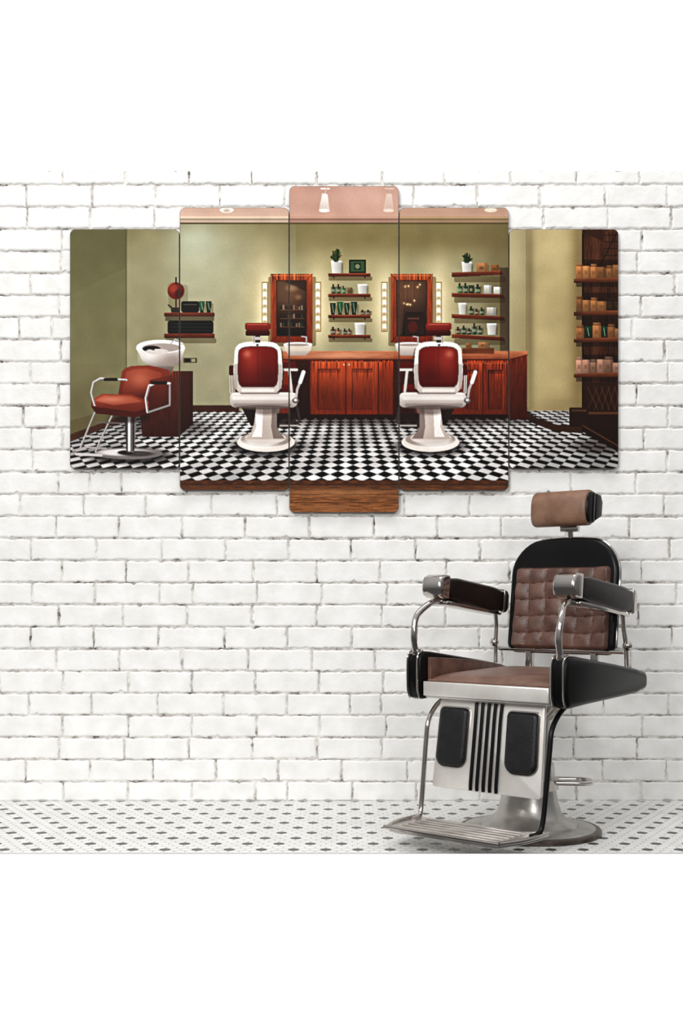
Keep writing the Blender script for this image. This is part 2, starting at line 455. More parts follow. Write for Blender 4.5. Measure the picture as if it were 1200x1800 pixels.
# --- wood shelves with goods
def shelf(x0, x1, y, th=6):
    R_(x0+1, y+th, x1+3, y+th+7, (66,50,24), .55, 2)
    R_(x0, y, x1, y+th, ((108,46,24), (56,20,10)), 1, 1, 'h', .16)
    R_(x0, y, x1, y+1.3, (150,82,48), .8)
    for q in (x0+8, x1-12): PG([(q,y+th),(q+4,y+th),(q+2,y+th+4)], (40,16,8))
GRN = (18,52,32); DK = (22,20,17); WH = (228,224,214); TAN = (166,114,70); GN2 = (30,86,46)
def goods(x, y, seq, lab=.6):
    for (w, h, c, k) in seq:
        if k == 'gap': x += w; continue
        R_(x+w-1, y-h*.8, x+w+2.5, y, (60,46,24), .4)
        if k == 'pot':
            PG([(x,y-h),(x+w,y-h),(x+w-2,y),(x+2,y)], (c, tuple(int(v*.66) for v in c), 1)); PG([(x,y-h),(x+w,y-h),(x+w-.6,y-h+2.5),(x+.6,y-h+2.5)], (250,248,240))
        elif k == 'bot':
            R_(x, y-h*.72, x+w, y, (tuple(min(255, int(v*1.4)) for v in c), tuple(int(v*.5) for v in c), 1), 1, 1); R_(x+w*.3, y-h, x+w*.7, y-h*.7, DK)
            R_(x+.8, y-h*.5, x+w-.8, y-h*.25, (180,170,140), .6); LN([(x+1.4,y-h*.66),(x+1.4,y-2)], .7, (230,230,210), .5)
        elif k == 'tube':
            PG([(x,y-h),(x+w,y-h),(x+w*.8,y),(x+w*.2,y)], (c, tuple(int(v*.5) for v in c))); R_(x+w*.2, y-2, x+w*.8, y, DK)
            LN([(x+w*.4,y-h+3),(x+w*.6,y-5)], .9, (160,176,150), .8)
        else:
            R_(x, y-h, x+w, y, (tuple(min(255, int(v*1.1)) for v in c), tuple(int(v*.66) for v in c)), 1, .5)
            R_(x+w*.7, y-h, x+w, y, tuple(int(v*.6) for v in c), .6)
            R_(x+w*.25, y-h*.65, x+w*.65, y-h*.35, (80,50,28) if c[0] > c[2]*1.3 else (180,176,140), lab)
        x += w+1
def plant(cx, y, n_=44, r=9, h=16):
    for q in range(n_):
        a = random.uniform(-2.8, -.3); l = random.uniform(.35, 1)
        LN([(cx+random.uniform(-3, 3), y), (cx+math.cos(a)*r*l, y+math.sin(a)*h*l)], 2.2, random.choice([(18,28,14),(32,48,22),(12,16,9),(50,68,32)]))
goods(581, 480, [(19,22,WH,'pot')]); plant(590, 459, r=11, h=22)
R_(613, 456, 643, 480, (16,22,14), 1, 1); R_(616, 459, 640, 477, (50,74,46)); R_(622, 462, 634, 474, (20,34,20)); EL(628, 468, 4, 4, (150,160,116), .7)
shelf(576, 651, 480)
goods(581, 517, [(8,18,GRN,'bot'),(8,18,GRN,'bot'),(8,15,GN2,'bot'),(2,0,0,'gap'),(9,12,(110,90,60),'box'),(8,0,0,'gap'),(17,18,WH,'pot')])
shelf(576, 651, 516)
goods(579, 554, [(11,22,GRN,'tube'),(12,24,GN2,'tube'),(11,22,GRN,'tube'),(12,24,GRN,'tube'),(3,0,0,'gap'),(9,10,(60,30,20),'bot'),(9,10,(60,30,20),'bot')])
shelf(576, 651, 553)
goods(580, 589, [(9,15,(60,34,20),'bot'),(8,13,(96,52,26),'bot'),(3,0,0,'gap'),(7,12,DK,'bot'),(7,12,(80,50,34),'bot'),(5,0,0,'gap'),(18,22,WH,'pot')])
shelf(576, 651, 588)
# right-hand rack of shelves
for y_ in (480, 516, 552, 590): R_(798, y_+5, 888, y_+16, (66,50,26), .5, 3)
goods(811, 480, [(18,20,WH,'pot'),(7,0,0,'gap'),(20,18,TAN,'box'),(4,0,0,'gap'),(14,15,(130,80,40),'box')]); plant(820, 461, r=12, h=16)
def slat(p): PG(p, ((110,50,26),(52,18,9)), 1, 'h', .16); LN([p[0], p[1]], 1.2, (150,82,48), .7)
slat([(793,479),(882,476),(884,483),(793,487)])
goods(803, 517, [(9,20,GN2,'bot'),(9,20,GRN,'bot'),(10,16,(40,50,34),'box'),(10,18,GRN,'bot'),(5,0,0,'gap'),(13,16,(210,204,196),'box'),(3,0,0,'gap'),(14,13,WH,'box')])
slat([(793,515),(884,517),(886,524),(793,522)])
goods(805, 554, [(14,22,WH,'pot'),(3,0,0,'gap'),(9,16,GRN,'bot'),(8,12,(60,34,24),'bot'),(8,14,GRN,'bot'),(4,0,0,'gap'),(16,14,(200,194,182),'box')])
slat([(793,552),(884,556),(886,563),(793,559)])
goods(800, 588, [(9,14,(70,42,24),'bot'),(9,16,GRN,'bot'),(8,12,DK,'bot'),(8,20,GRN,'bot'),(9,16,(36,60,42),'bot'),(7,0,0,'gap'),(17,20,WH,'pot')])
slat([(793,587),(884,592),(886,599),(793,594)])
R_(878, 470, 893, 620, (34,16,10), .5)
# towels and left shelf
R_(296, 500, 330, 545, (70,54,30), .25, 6)
EL(309, 511, 15, 15, (98,26,16)); EL(304, 506, 8, 8, (150,60,42), .8, .6); EL(314, 516, 7, 8, (54,12,8), .7, .4); LN([(309,488),(309,498)], 3, (50,24,16)); LN([(309,525),(309,548)], 3, (70,30,20))
R_(318, 529, 350, 549, DK, 1, 4); R_(322, 534, 346, 536, (62,58,52)); goods(349, 549, [(11,20,GN2,'tube'),(11,20,GRN,'tube'),(4,0,0,'gap')])
LN([(296,536),(312,549)], 3, (50,34,26)); R_(300, 540, 316, 549, (42,36,32), 1, 2)
R_(288, 549, 377, 556, ((110,52,32),(56,22,12)), 1, 1, 'h'); R_(290, 556, 376, 564, (42,30,16), .6)
R_(294, 563, 375, 587, (17,15,15), 1, 5)
for k in range(3): R_(296, 568+k*6, 373, 568.8+k*6, (50,46,44), .7)
R_(288, 586, 377, 594, ((106,46,28),(52,18,10)), 1, 1, 'h'); R_(290, 594, 380, 603, (66,54,30), .5, 3)
R_(322, 629, 346, 638, (58,52,34), 1, 1); R_(325, 631, 333, 636, (26,22,18)); R_(336, 631, 343, 636, (150,142,110))

# --- counter and cabinets
RW = (130,44,20)
R_(488, 632, 900, 734, (RW, (96,30,13)), 1, 0, 'v', .16)
PG([(893,630),(926,622),(926,738),(893,734)], ((96,34,18), (48,14,8)), 1, 'v', .16)
PG([(480,617),(926,617),(926,624),(893,632),(480,632)], ((186,114,78), (130,58,32)), 1, 'h', .1)
R_(488, 631, 893, 634, (62,18,9)); LN([(893,633),(926,624)], 2, (62,18,9))
R_(508, 634, 545, 734, ((40,14,9), (18,9,8)), .9); R_(690, 634, 730, 734, ((44,16,10), (20,9,8)), .8)
def door(xa, xb, ca, cb, ya=636, yb=731, ins=9):
    R_(xa, ya, xb, yb, (ca, cb), 1, 0, 'v', .18)
    R_(xa+ins, ya+12, xb-ins, yb-11, tuple(int(v*.5) for v in cb)); R_(xa+ins+2, ya+14, xb-ins, yb-12, (tuple(int(v*.92) for v in ca), tuple(int(v*.9) for v in cb)), 1, 0, 'v', .2)
    R_(xa+ins+2, ya+14, xb-ins, ya+19, tuple(int(v*.5) for v in cb), .5)
    R_(xa, ya, xb, ya+1.4, (176,88,54), .7); R_(xb-.5, ya, xb+1.5, yb, (40,10,6)); LN([(xb-ins+.5,ya+13),(xb-ins+.5,yb-12)], 1, (176,82,46), .5)
door(548, 607, (152,56,26), (114,37,16)); door(609, 664, (156,58,27), (116,37,16))
EL(604, 641, 1.8, 1.8, (206,180,140)); EL(613, 641, 1.8, 1.8, (206,180,140))
R_(666, 636, 690, 731, ((136,48,22), (98,32,14)), 1, 0, 'v', .16)
door(812, 848, (128,44,21), (90,29,13), 638, 730, 7); door(850, 890, (122,41,20), (86,27,12), 638, 730, 7)
R_(488, 728, 893, 736, (26,12,10))
GL(600, 700, 120, 26, (60,16,8), .4, (548,640,893,732)); GL(607, 660, 40, 18, (190,80,42), .35, (548,636,664,731))
GL(600, 625, 60, 4, (222,164,128), .6, (490,617,690,632))
# basins on the counter
for bxx in (520, 716):
    PG([(bxx-22,604),(bxx+28,604),(bxx+26,616),(bxx+16,625),(bxx-12,625),(bxx-20,616)], ((232,224,214), (164,146,134)))
    EL(bxx+3, 605, 25, 4, (248,242,236)); EL(bxx+3, 606, 20, 2.4, (160,142,130)); LN([(bxx+18,604),(bxx+18,592),(bxx+10,591)], 2, (170,164,160))
R_(484, 609, 546, 617, (220,200,176), .6, 2)
R_(812, 611, 868, 622, (100,50,26), 1, 1, 'h'); goods(840, 612, [(18,11,TAN,'box')]); goods(818, 612, [(9,9,(150,96,54),'box')])
R_(780, 606, 793, 617, (206,190,166), 1, 1); goods(796, 617, [(8,14,(80,36,20),'bot')])

# --- tall wood cabinet on the far right
PG([(1022,390),(1090,390),(1090,792),(1022,752)], ((64,34,20), (34,17,10)), 1, 'v', .28)
R_(1040, 395, 1052, 690, (88,50,30), .5, 0, 'v'); R_(1022, 395, 1026, 750, (30,15,9), .8)
PG([(1022,395),(1060,395),(1060,425),(1022,408)], (44,22,12), .8)
for k in range(5): R_(1060, 400+k*12, 1088, 402+k*12, (26,13,8), .6)
LN([(1052,470),(1086,405)], 3, (30,15,9), .7)
for q, (y_, s_) in enumerate(((490,(176,116,68)), (548,(168,112,66)), (595,(164,108,64)), (657,(178,130,106)))):
    R_(1024, y_-34, 1090, y_, (22,11,7), .55)
    x_ = 1012
    nb_ = 0
    while x_ < 1087:
        ww = random.uniform(11, 16); hh = random.uniform(17, 25)
        cc = tuple(int(v*f_) for v, f_ in zip(s_, [random.uniform(.72, 1.1)]*3))
        if q == 1 and nb_ > 3: cc = (50,32,20)
        if q == 2 and nb_ in (1, 3): goods(x_, y_, [(ww-2,22,GRN,'tube')]); x_ += ww-1; nb_ += 1; continue
        goods(x_, y_, [(ww, hh, cc, 'box')], .35)
        if nb_ % 2 == 0: goods(x_+1, y_-hh, [(ww-2, 5, tuple(int(v*.85) for v in cc), 'box')], 0)
        x_ += ww+random.choice([0, 1]); nb_ += 1
    PG([(1008,y_),(1090,y_-3),(1090,y_+5),(1008,y_+7)], ((126,66,38), (44,20,10)), 1, 'h')
    R_(1012, y_+6, 1090, y_+14, (20,10,6), .5)
PG([(1024,672),(1088,672),(1088,784),(1024,746)], ((38,19,12), (24,11,8)), .9)
for k in range(5):
    LN([(1032+k*12,680),(1050+k*10,720)], 2, (84,50,30), .5); LN([(1050+k*10,680),(1032+k*12,720)], 2, (84,50,30), .4)
R_(1024, 724, 1088, 728, (94,56,34), .7); R_(1000, 716, 1034, 750, (32,16,11), 1, 2); R_(1004, 720, 1030, 723, (90,56,36), .7)
PG([(1022,748),(1090,786),(1090,797),(1022,758)], (26,13,9))
LN([(1024,748),(1088,785)], 2, (100,62,38), .6)

# --- barber chairs in the print
def pchair(cx, m):
    X = lambda x: cx+m*(x-466)
    def pg(pts, *a): PG([(X(p), q) for p, q in pts], *a)
    def rr(x0, y0, x1, y1, *a, **k): R_(min(X(x0), X(x1)), y0, max(X(x0), X(x1)), y1, *a, **k)
    EL(X(467), 786, 64, 17, (16,11,11), .65, .3)
    EL(X(467), 780, 52, 17, (26,18,17)); EL(X(467), 777, 51, 17, (222,210,200)); EL(X(467), 772, 44, 13, (150,138,130)); EL(X(455), 780, 30, 9, (255,250,244), .7, .5)
    EL(X(466), 770, 36, 10, (214,202,194))
    pg([(440,715),(492,715),(486,738),(489,757),(502,772),(430,772),(443,757),(446,738)], ((206,190,180), (186,170,160)))
    pg([(448,718),(462,718),(460,768),(442,768),(450,750)], (250,244,238), .9)
    pg([(478,716),(492,716),(487,738),(490,757),(500,771),(480,771),(476,750)], (104,88,82), .75)
    EL(X(466), 722, 26, 7, (70,54,50), .6, .5)
    pg([(424,716),(450,716),(446,748),(440,748)], (30,18,16)); LN([(X(520),706),(X(527),742),(X(508),748)], 3.4, (50,42,40)); rr(486, 726, 520, 752, (28,18,15), .8)
    LN([(X(492),748),(X(524),748)], 2.5, (170,160,154))
    rr(413, 676, 517, 700, ((96,16,11), (60,10,8)), 1, 4)
    rr(404, 690, 522, 716, ((238,228,220), (150,136,128)), 1, 9); rr(408, 697, 516, 703, (250,246,240), .5, 2); rr(410, 709, 512, 715, (110,96,90), .5, 3)
    EL(X(462), 716, 48, 4, (80,66,62), .7)
    LN([(X(413),640),(X(405),655),(X(406),690)], 5, (200,188,180)); LN([(X(413),640),(X(405),655),(X(406),690)], 1.5, (96,82,76))
    rr(402, 642, 414, 660, (66,12,9), 1, 3)
    LN([(X(496),640),(X(508),652),(X(512),688)], 4.6, (200,188,180)); rr(496, 636, 520, 650, (80,15,11), 1, 4); rr(497, 648, 523, 652, (206,194,186), 1, 1)
    out = [(420,604),(430,601),(442,600),(466,600),(478,601),(486,604),(492,610),(494,618),(496,650),(495,674),(493,682),(486,690),(420,690),(413,682),(411,674),(410,650),(412,618),(414,610)]
    pg([(a_+3, q+3) for a_, q in out], (40,24,20), .5)
    pg(out, ((240,230,222), (196,180,170)))
    rr(411, 640, 417, 684, (150,134,126), .6, 2); rr(489, 640, 495, 684, (150,134,126), .6, 2); rr(424, 684, 482, 689, (250,244,238), .6, 2)
    inn = [(425,612),(432,610),(442,609),(464,609),(475,610),(481,612),(486,617),(487,624),(488,650),(487,668),(485,675),(480,680),(426,680),(421,675),(419,668),(418,650),(419,624),(420,617)]
    pg([(a_+(-1.2 if a_ < 452 else 1.2), q+(-1.2 if q < 650 else 1.2)) for a_, q in inn], (84,70,66))
    pg(inn, ((112,20,13), (74,11,8)))
    cl = (min(X(420),X(486)), 612, max(X(420),X(486)), 678)
    GL(X(440), 634, 13, 18, (166,58,43), .5, cl); GL(X(470), 664, 12, 12, (60,8,6), .6, cl); GL(X(434), 622, 5, 5, (220,140,116), .5, cl)
    LN([(X(453),611),(X(453),679)], .8, (50,8,6), .6)
    EL(X(452), 606, 2.5, 2, (80,70,66))
    rr(448, 588, 457, 602, (56,46,42)); rr(443, 592, 461, 597, (186,174,168)); LN([(X(446),590),(X(446),602)], 2, (150,140,134))
    rr(430, 567, 475, 580, ((138,42,28), (92,18,12)), 1, 4); rr(431, 580, 474, 590, ((72,13,10), (44,8,7)), 1, 3); rr(434, 569, 470, 571, (190,98,76), .6, 1)
pchair(466, 1); pchair(757, -1)
for ox in (0, 302):
    LN([(519+ox,706),(522+ox,684),(531+ox,662)], 4, (180,168,162)); LN([(527+ox,672),(533+ox,654)], 6.5, (240,234,228)); EL(519+ox, 704, 6, 5, (90,80,76)); EL(519+ox, 703, 3, 2.4, (214,208,204))

# --- wash chair
PG([(262,652),(339,652),(339,740),(315,768),(250,768),(246,730)], ((82,34,22), (48,18,12)), 1, 'v', .16)
PG([(316,652),(339,652),(339,745),(316,766)], ((58,24,17), (28,11,9)), .8)
LN([(316,655),(316,766)], 1.5, (36,14,9))
EL(282, 612, 43, 15, (214,204,196)); PG([(239,611),(325,611),(318,634),(300,645),(268,645),(250,634)], ((236,228,220), (138,122,114)))
GL(262, 626, 12, 8, (255,252,248), .6, (242,612,320,644)); GL(305, 632, 14, 9, (130,112,104), .5, (242,612,320,644))
EL(282, 609, 42, 12, (246,242,238)); EL(284, 611, 34, 8, (164,150,142)); EL(266, 613, 16, 6, (30,23,22)); EL(276, 618, 20, 5, (206,196,188))
LN([(256,610),(270,614)], 4, (16,13,13)); LN([(300,603),(308,596),(316,600)], 2.4, (170,166,166)); EL(318, 604, 4, 3, (200,194,192))
PG([(262,644),(306,644),(300,660),(270,660)], ((120,106,98), (84,58,50)))
EL(228, 801, 68, 14, (14,10,10), .7, .3); EL(226, 797, 60, 10, (110,104,102)); EL(218, 795, 46, 6, (226,222,220), .9, .3); EL(240, 797, 30, 5, (50,44,43), .9, .3); EL(222, 795, 16, 4, (30,25,25))
PG([(218,726),(240,726),(236,795),(222,795)], ((44,36,34), (130,122,120), 1)); R_(225, 730, 229, 793, (230,226,224)); R_(233, 730, 236, 793, (22,18,18))
EL(228, 734, 34, 9, (24,14,12), .6, .4)
PG([(214,652),(220,647),(232,643),(262,642),(296,650),(299,656),(298,664),(282,716),(236,722),(206,700)], ((124,47,30), (84,26,17)))
PG([(222,654),(236,649),(258,648),(284,656),(268,706),(226,700),(214,690)], ((150,66,45), (100,34,22)), .8)
GL(246, 666, 14, 11, (206,122,94), .5, (214,644,290,700)); GL(262, 700, 22, 8, (56,16,10), .6, (214,680,290,716))
PG([(160,706),(166,699),(180,692),(232,694),(262,706),(258,722),(238,730),(170,724),(160,716)], ((142,57,36), (78,24,16)))
PG([(166,704),(182,695),(230,697),(250,706),(200,712)], (178,88,63), .6); GL(196, 702, 18, 4, (226,150,122), .5, (166,694,250,712))
PG([(160,714),(238,724),(258,718),(256,728),(238,734),(168,727)], (66,20,13))
PG([(262,668),(298,660),(300,712),(262,722)], ((90,34,23), (58,20,14)), .8)
LN([(166,712),(160,690),(164,672),(176,665),(222,668)], 3.4, (200,194,192)); LN([(167,712),(161,690),(165,673),(176,667),(222,669)], 1, (60,52,50))
LN([(184,667),(204,667)], 5.5, (30,18,15)); LN([(259,724),(256,700),(262,678),(276,672),(298,674)], 3.8, (214,208,206)); LN([(260,724),(257,700),(263,678)], 1.2, (60,52,50))
LN([(262,724),(298,712),(298,676)], 3, (140,132,130)); R_(264, 670, 294, 676, (30,16,13), 1, 3)
for q in ((166,726,140,790), (196,732,168,794)):
    LN([(q[0],q[1]),(q[2]+8,q[3]-20),(q[2],q[3])], 3.2, (180,172,170)); LN([(q[0]+1,q[1]),(q[2]+9,q[3]-20),(q[2]+1,q[3])], 1, (50,42,40))
LN([(134,798),(178,800)], 4.5, (190,184,182)); LN([(128,792),(150,786),(186,788)], 3, (160,152,150)); LN([(150,766),(182,768)], 2.6, (170,162,160)); LN([(166,742),(214,744)], 2.4, (96,86,82))

# photographic finish: local contrast, tone curve, grain
C = np.clip(C, 0, 1)
lowf = rng.normal(size=(CH//8+1, CW//8+1)).astype(np.float32); lowf = blur(lowf, 5); lowf /= lowf.std()
lowf = blur(np.kron(lowf, np.ones((8, 8), np.float32))[:CH, :CW], 8)
C = C*(1+.016*lowf[..., None])
b1 = blur(C, 24*SS//2); b2 = blur(C, 5)
C = C+.26*(C-b1)+.15*(C-b2)
C = np.clip(C, 0, 1)
C = C*.86+.14*(C*C*(3-2*C))
C = np.clip(C*(1+.04*rng.normal(size=C.shape[:2])[..., None]), 0, 1).astype(np.float32)
CL = np.where(C <= .04045, C/12.92, ((C+.055)/1.055)**2.4)
CLs = (CL+np.roll(CL, -1, 0)+np.roll(CL, -1, 1)+np.roll(np.roll(CL, -1, 0), -1, 1))/4

M_print = bpy.data.materials.new('printed_barbershop_picture'); M_print.use_nodes = True
nt = M_print.node_tree; b = nt.nodes['Principled BSDF']
at = nt.nodes.new('ShaderNodeAttribute'); at.attribute_name = 'ink'
nt.links.new(at.outputs['Color'], b.inputs['Base Color'])
b.inputs['Roughness'].default_value = .55; b.inputs['Specular IOR Level'].default_value = .08

TH = .016; YP = -(TH+.004); SP = F/(DW+YP)
wx = lambda px: (px-600)/SP
wz = lambda py: HC-(py-YH)/SP
PAN = [(123,403,315,824,'art panel printed with a red salon wash chair and white basin'),
       (316,365,507.5,862,'art panel printed with a barber chair below a towel shelf'),
       (508.5,327,700.5,901,'tall art panel printed with mirrors, shelves and red wood cabinets'),
       (701.5,365,893.5,862,'art panel printed with a barber chair beside wood shelves'),
       (894.5,403,1086.5,824,'art panel printed with a curved wall and product cabinet')]
for (xa, ya, xb, yb, lab) in PAN:
    bm = bmesh.new()
    cxp = wx((xa+xb)/2); czp = wz((ya+yb)/2)
    add_prism(bm, rrect(wx(xa)-cxp, wx(xb)-cxp, wz(yb)-czp, wz(ya)-czp, 9/SP, 8), 'y', -TH/2, TH/2, .0008, 1)
    ob = finish(bm, 'art_panel', M_edge); ob.location = (cxp, YP+TH/2, czp)
    ob['label'] = lab; ob['category'] = 'wall art'; ob['group'] = 'five-piece barbershop picture set'
    st = 1.0
    ins = .7
    ny = int((yb-ya-2*ins)/st)+1; nx = int((xb-xa-2*ins)/st)+1
    rad = 8.5
    ys = np.linspace(ya+ins, yb-ins, ny)
    dy = np.minimum(ys-(ya+ins), (yb-ins)-ys); tt = np.clip(rad-dy, 0, rad)
    inset = rad-np.sqrt(np.maximum(rad*rad-tt*tt, 0))
    u = np.linspace(0, 1, nx)
    PX = (xa+ins+inset)[:, None]*(1-u)+(xb-ins-inset)[:, None]*u
    PY = np.repeat(ys[:, None], nx, 1)
    fx = np.clip((PX-X0)*SS-1, 0, CW-2); fy = np.clip((PY-Y0)*SS-1, 0, CH-2)
    ix, iy = fx.astype(int), fy.astype(int)
    cv = CLs[iy, ix]
    co = np.stack([(PX-600)/SP-cxp, np.full_like(PX, -TH/2-.0006), HC-(PY-YH)/SP-czp], -1).reshape(-1, 3)
    idx = np.arange(nx*ny).reshape(ny, nx)
    q = np.stack([idx[:-1, :-1], idx[1:, :-1], idx[1:, 1:], idx[:-1, 1:]], -1).reshape(-1, 4)
    me = bpy.data.meshes.new('printed_picture')
    me.vertices.add(len(co)); me.vertices.foreach_set('co', co.ravel().astype(np.float32))
    me.loops.add(q.size); me.loops.foreach_set('vertex_index', q.ravel().astype(np.int32))
    me.polygons.add(len(q)); me.polygons.foreach_set('loop_start', (np.arange(len(q))*4).astype(np.int32))
    me.update(calc_edges=True); me.validate()
    ca = me.color_attributes.new('ink', 'FLOAT_COLOR', 'POINT')
    rgba = np.concatenate([cv.reshape(-1, 3), np.ones((len(co), 1))], 1).astype(np.float32)
    ca.data.foreach_set('color', rgba.ravel())
    me.materials.append(M_print)
    pr = bpy.data.objects.new('printed_picture', me); col.objects.link(pr); pr.parent = ob

# ---------------------------------------------------------------- the real barber chair
TH_C = math.radians(40)
chair = bpy.data.objects.new('barber_chair', None); col.objects.link(chair)
chair.location = (.64, -.6, 0); chair.rotation_euler = (0, 0, -TH_C); chair.empty_display_size = .2
chair['label'] = 'vintage barber chair, brown quilted leather, black enamel and chrome'; chair['category'] = 'chair'

# base
bm = bmesh.new()
add_lathe(bm, [(.0,.026),(.15,.026),(.205,.024),(.222,.019),(.226,.014),(.226,.004)], mi=0)
add_lathe(bm, [(.222,.018),(.238,.017),(.243,.012),(.243,.0),(.0,.0)], mi=1)
base = finish(bm, 'base', [M_column, M_ring], chair, label='round steel floor base with dark rim')
bm = bmesh.new()
add_lathe(bm, [(.0,.024),(.165,.024),(.163,.032),(.15,.038),(.125,.05),(.108,.072),(.098,.105),(.09,.15),(.085,.22),(.083,.235),(.078,.238),(.074,.30),(.072,.40),(.0,.40)])
colm = finish(bm, 'pedestal_column', M_column, chair)
bm = bmesh.new()
add_lathe(bm, [(.0,.385),(.075,.385),(.09,.40),(.15,.452),(.16,.462),(.0,.462)], n=144, mod=lambda a: .0035*math.cos(a*28))
finish(bm, 'seat_support', M_chrome, chair, label='ribbed chrome cone under the seat')

def w2l(x, y): c, s_ = math.cos(TH_C), math.sin(TH_C); return (x*c-y*s_, x*s_+y*c)
bm = bmesh.new()
lp = [(.03,-.045),(.13,-.05),(.19,-.045),(.212,-.005),(.19,.035),(.13,.042),(.03,.04)]
add_tube(bm, [(*w2l(a, b_), .172+.02*(.2-a)) for a, b_ in lp], .0085, 12)
add_lathe(bm, [(.0,.15),(.1,.15),(.1,.185),(.0,.185)])
finish(bm, 'pump_handle', M_chrome, chair)

# leg shield
def shield(x, d, z):
    t = (.46-z)/.29
    return Vector((x*(1+.04*t), -.238-.04*t-d, z))
bm = bmesh.new()
add_prism(bm, rrect(-.2, .2, .168, .462, .012, 4), 'y', -.014, 0, .003, 2, xf=lambda c: shield(c.x, -c.y-.014, c.z))
shieldo = finish(bm, 'leg_shield', M_satin, chair, label='pale satin metal calf panel')
def padshape(x0, x1, z0, z1):
    return rrect(x0, x1, z0, z1, .036, 7, rt=.016)
for (x0_, x1_) in ((-.188, -.078), (.072, .184)):
    bm = bmesh.new()
    add_prism(bm, padshape(x0_-.004, x1_+.004, .236, .438), 'y', -.004, .002, .002, 2, xf=lambda c: shield(c.x, -c.y, c.z))
    finish(bm, 'pad_trim', M_chrome, shieldo)
    bm = bmesh.new()
    add_prism(bm, padshape(x0_, x1_, .24, .434), 'y', -.018, .0, .012, 5, xf=lambda c: shield(c.x, -c.y, c.z))
    finish(bm, 'calf_pad', M_blackpad, shieldo, label='black leather calf pad')
for i in range(5):
    xr = -.050+i*.0235
    bm = bmesh.new()
    pts = [shield(xr*1.05, .004, .455), shield(xr, .006, .40), shield(xr, .006, .30), shield(xr, .006, .20), shield(xr, .003, .172)]
    add_tube(bm, pts, .0058, 10, 4)
    finish(bm, 'rib', M_black, shieldo, label='black vertical rib')
# side bars + footrest
foot = bpy.data.objects.new('footrest', None); col.objects.link(foot); foot.parent = chair; foot['label'] = 'chrome footrest with two hanging bars'
for sx in (-1, 1):
    bm = bmesh.new()
    add_tube(bm, [(sx*.235,-.10,.468),(sx*.235,-.155,.458),(sx*.236,-.215,.43),(sx*.236,-.258,.385),(sx*.236,-.272,.32),(sx*.234,-.29,.2),(sx*.232,-.305,.11),(sx*.228,-.32,.075),(sx*.222,-.36,.068)], .0085, 12)
    finish(bm, 'footrest_bar', M_chrome if sx < 0 else M_black, foot)
bm = bmesh.new()
ol = [(-.245,-.30),(.245,-.30),(.235,-.42),(.205,-.515),(.185,-.525),(-.185,-.525),(-.205,-.515),(-.235,-.42)]
add_prism(bm, ol, 'z', .054, .068, .004, 3)
for k in range(6):
    yy = -.335-k*.032
    add_box(bm, -.19, .19, yy-.004, yy+.004, .067, .071, .0015, 1)
finish(bm, 'footplate', M_plate, foot)
bm = bmesh.new()
add_tube(bm, [(-.245,-.30,.07),(-.24,-.42,.07),(-.208,-.518,.07),(-.18,-.528,.07),(.18,-.528,.07),(.208,-.518,.07),(.24,-.42,.07),(.245,-.30,.07)], .0065, 10, 5)
finish(bm, 'footplate_rim', M_chrome, foot)

# seat
seat = bpy.data.objects.new('seat', None); col.objects.link(seat); seat.parent = chair
bm = bmesh.new()
t = bmesh.new(); bmesh.ops.create_grid(t, x_segments=40, y_segments=40, size=1); 
for v in t.verts:
    a, b_ = v.co.x, v.co.y
    puff = (1-abs(a)**6)*(1-abs(b_)**6)
    v.co = Vector((a*.236, -.012+b_*.25, .522+.03*max(puff, 0)**.45+.005*(b_)))
bd = [e_ for e_ in t.edges if len(e_.link_faces) == 1]
r_ = bmesh.ops.extrude_edge_only(t, edges=bd)
for v in [g_ for g_ in r_['geom'] if isinstance(g_, bmesh.types.BMVert)]: v.co.z = .49
merge(bm, t)
for yy in (-.2625,): add_tube(bm, [(-.232,yy,.522),(.232,yy,.522)], .004, 8, 0)
finish(bm, 'seat_cushion', M_leather2, seat, ang=60, label='smooth brown leather seat cushion')
bm = bmesh.new()
add_prism(bm, [(-.24,.47),(.24,.47),(.24,.518),(-.24,.518)], 'y', -.285, -.262, .005, 3)
add_box(bm, -.24, .24, -.27, .25, .462, .492, .004, 2)
finish(bm, 'seat_frame', M_satin, seat, label='pale metal seat apron')
for sx in (-1, 1):
    side = bpy.data.objects.new('side_panel', None); col.objects.link(side); side.parent = chair; side['label'] = 'black enamel side skirt with chrome edge'
    prof = [(-.285,.475),(-.292,.50),(-.292,.585),(-.284,.608),(-.262,.618),(-.22,.616),(-.10,.600),(.05,.580),(.19,.560),(.262,.545),(.272,.53),(.272,.50),(.262,.488),(.19,.476),(.0,.468),(-.15,.462),(-.262,.456),(-.278,.462)]
    bm = bmesh.new()
    a0, a1 = (.246, .306) if sx > 0 else (-.306, -.246)
    add_prism(bm, prof, 'x', a0, a1, .014, 4)
    finish(bm, 'skirt', M_black, side)
    bm = bmesh.new()
    for xx in (a0+.009, a1-.009):
        pts = [(xx, p[0]-.0035*(1 if p[0] < 0 else -1), p[1]+(.002 if p[1] > .53 else -.002)) for p in prof]
        add_tube(bm, [pts[i] for i in (17,0,1,2,3,4)], .0032, 8, 4)
    finish(bm, 'chrome_edge', M_chrome, side)
    bm = bmesh.new()
    pin = [(-.25,.50),(-.25,.598),(-.10,.588),(.05,.574),(.19,.556),(.23,.545),(.23,.50)]
    add_prism(bm, pin, 'x', sx*.232, sx*.246, .003, 2)
    finish(bm, 'inner_lining', M_leather, side, label='brown leather lining')

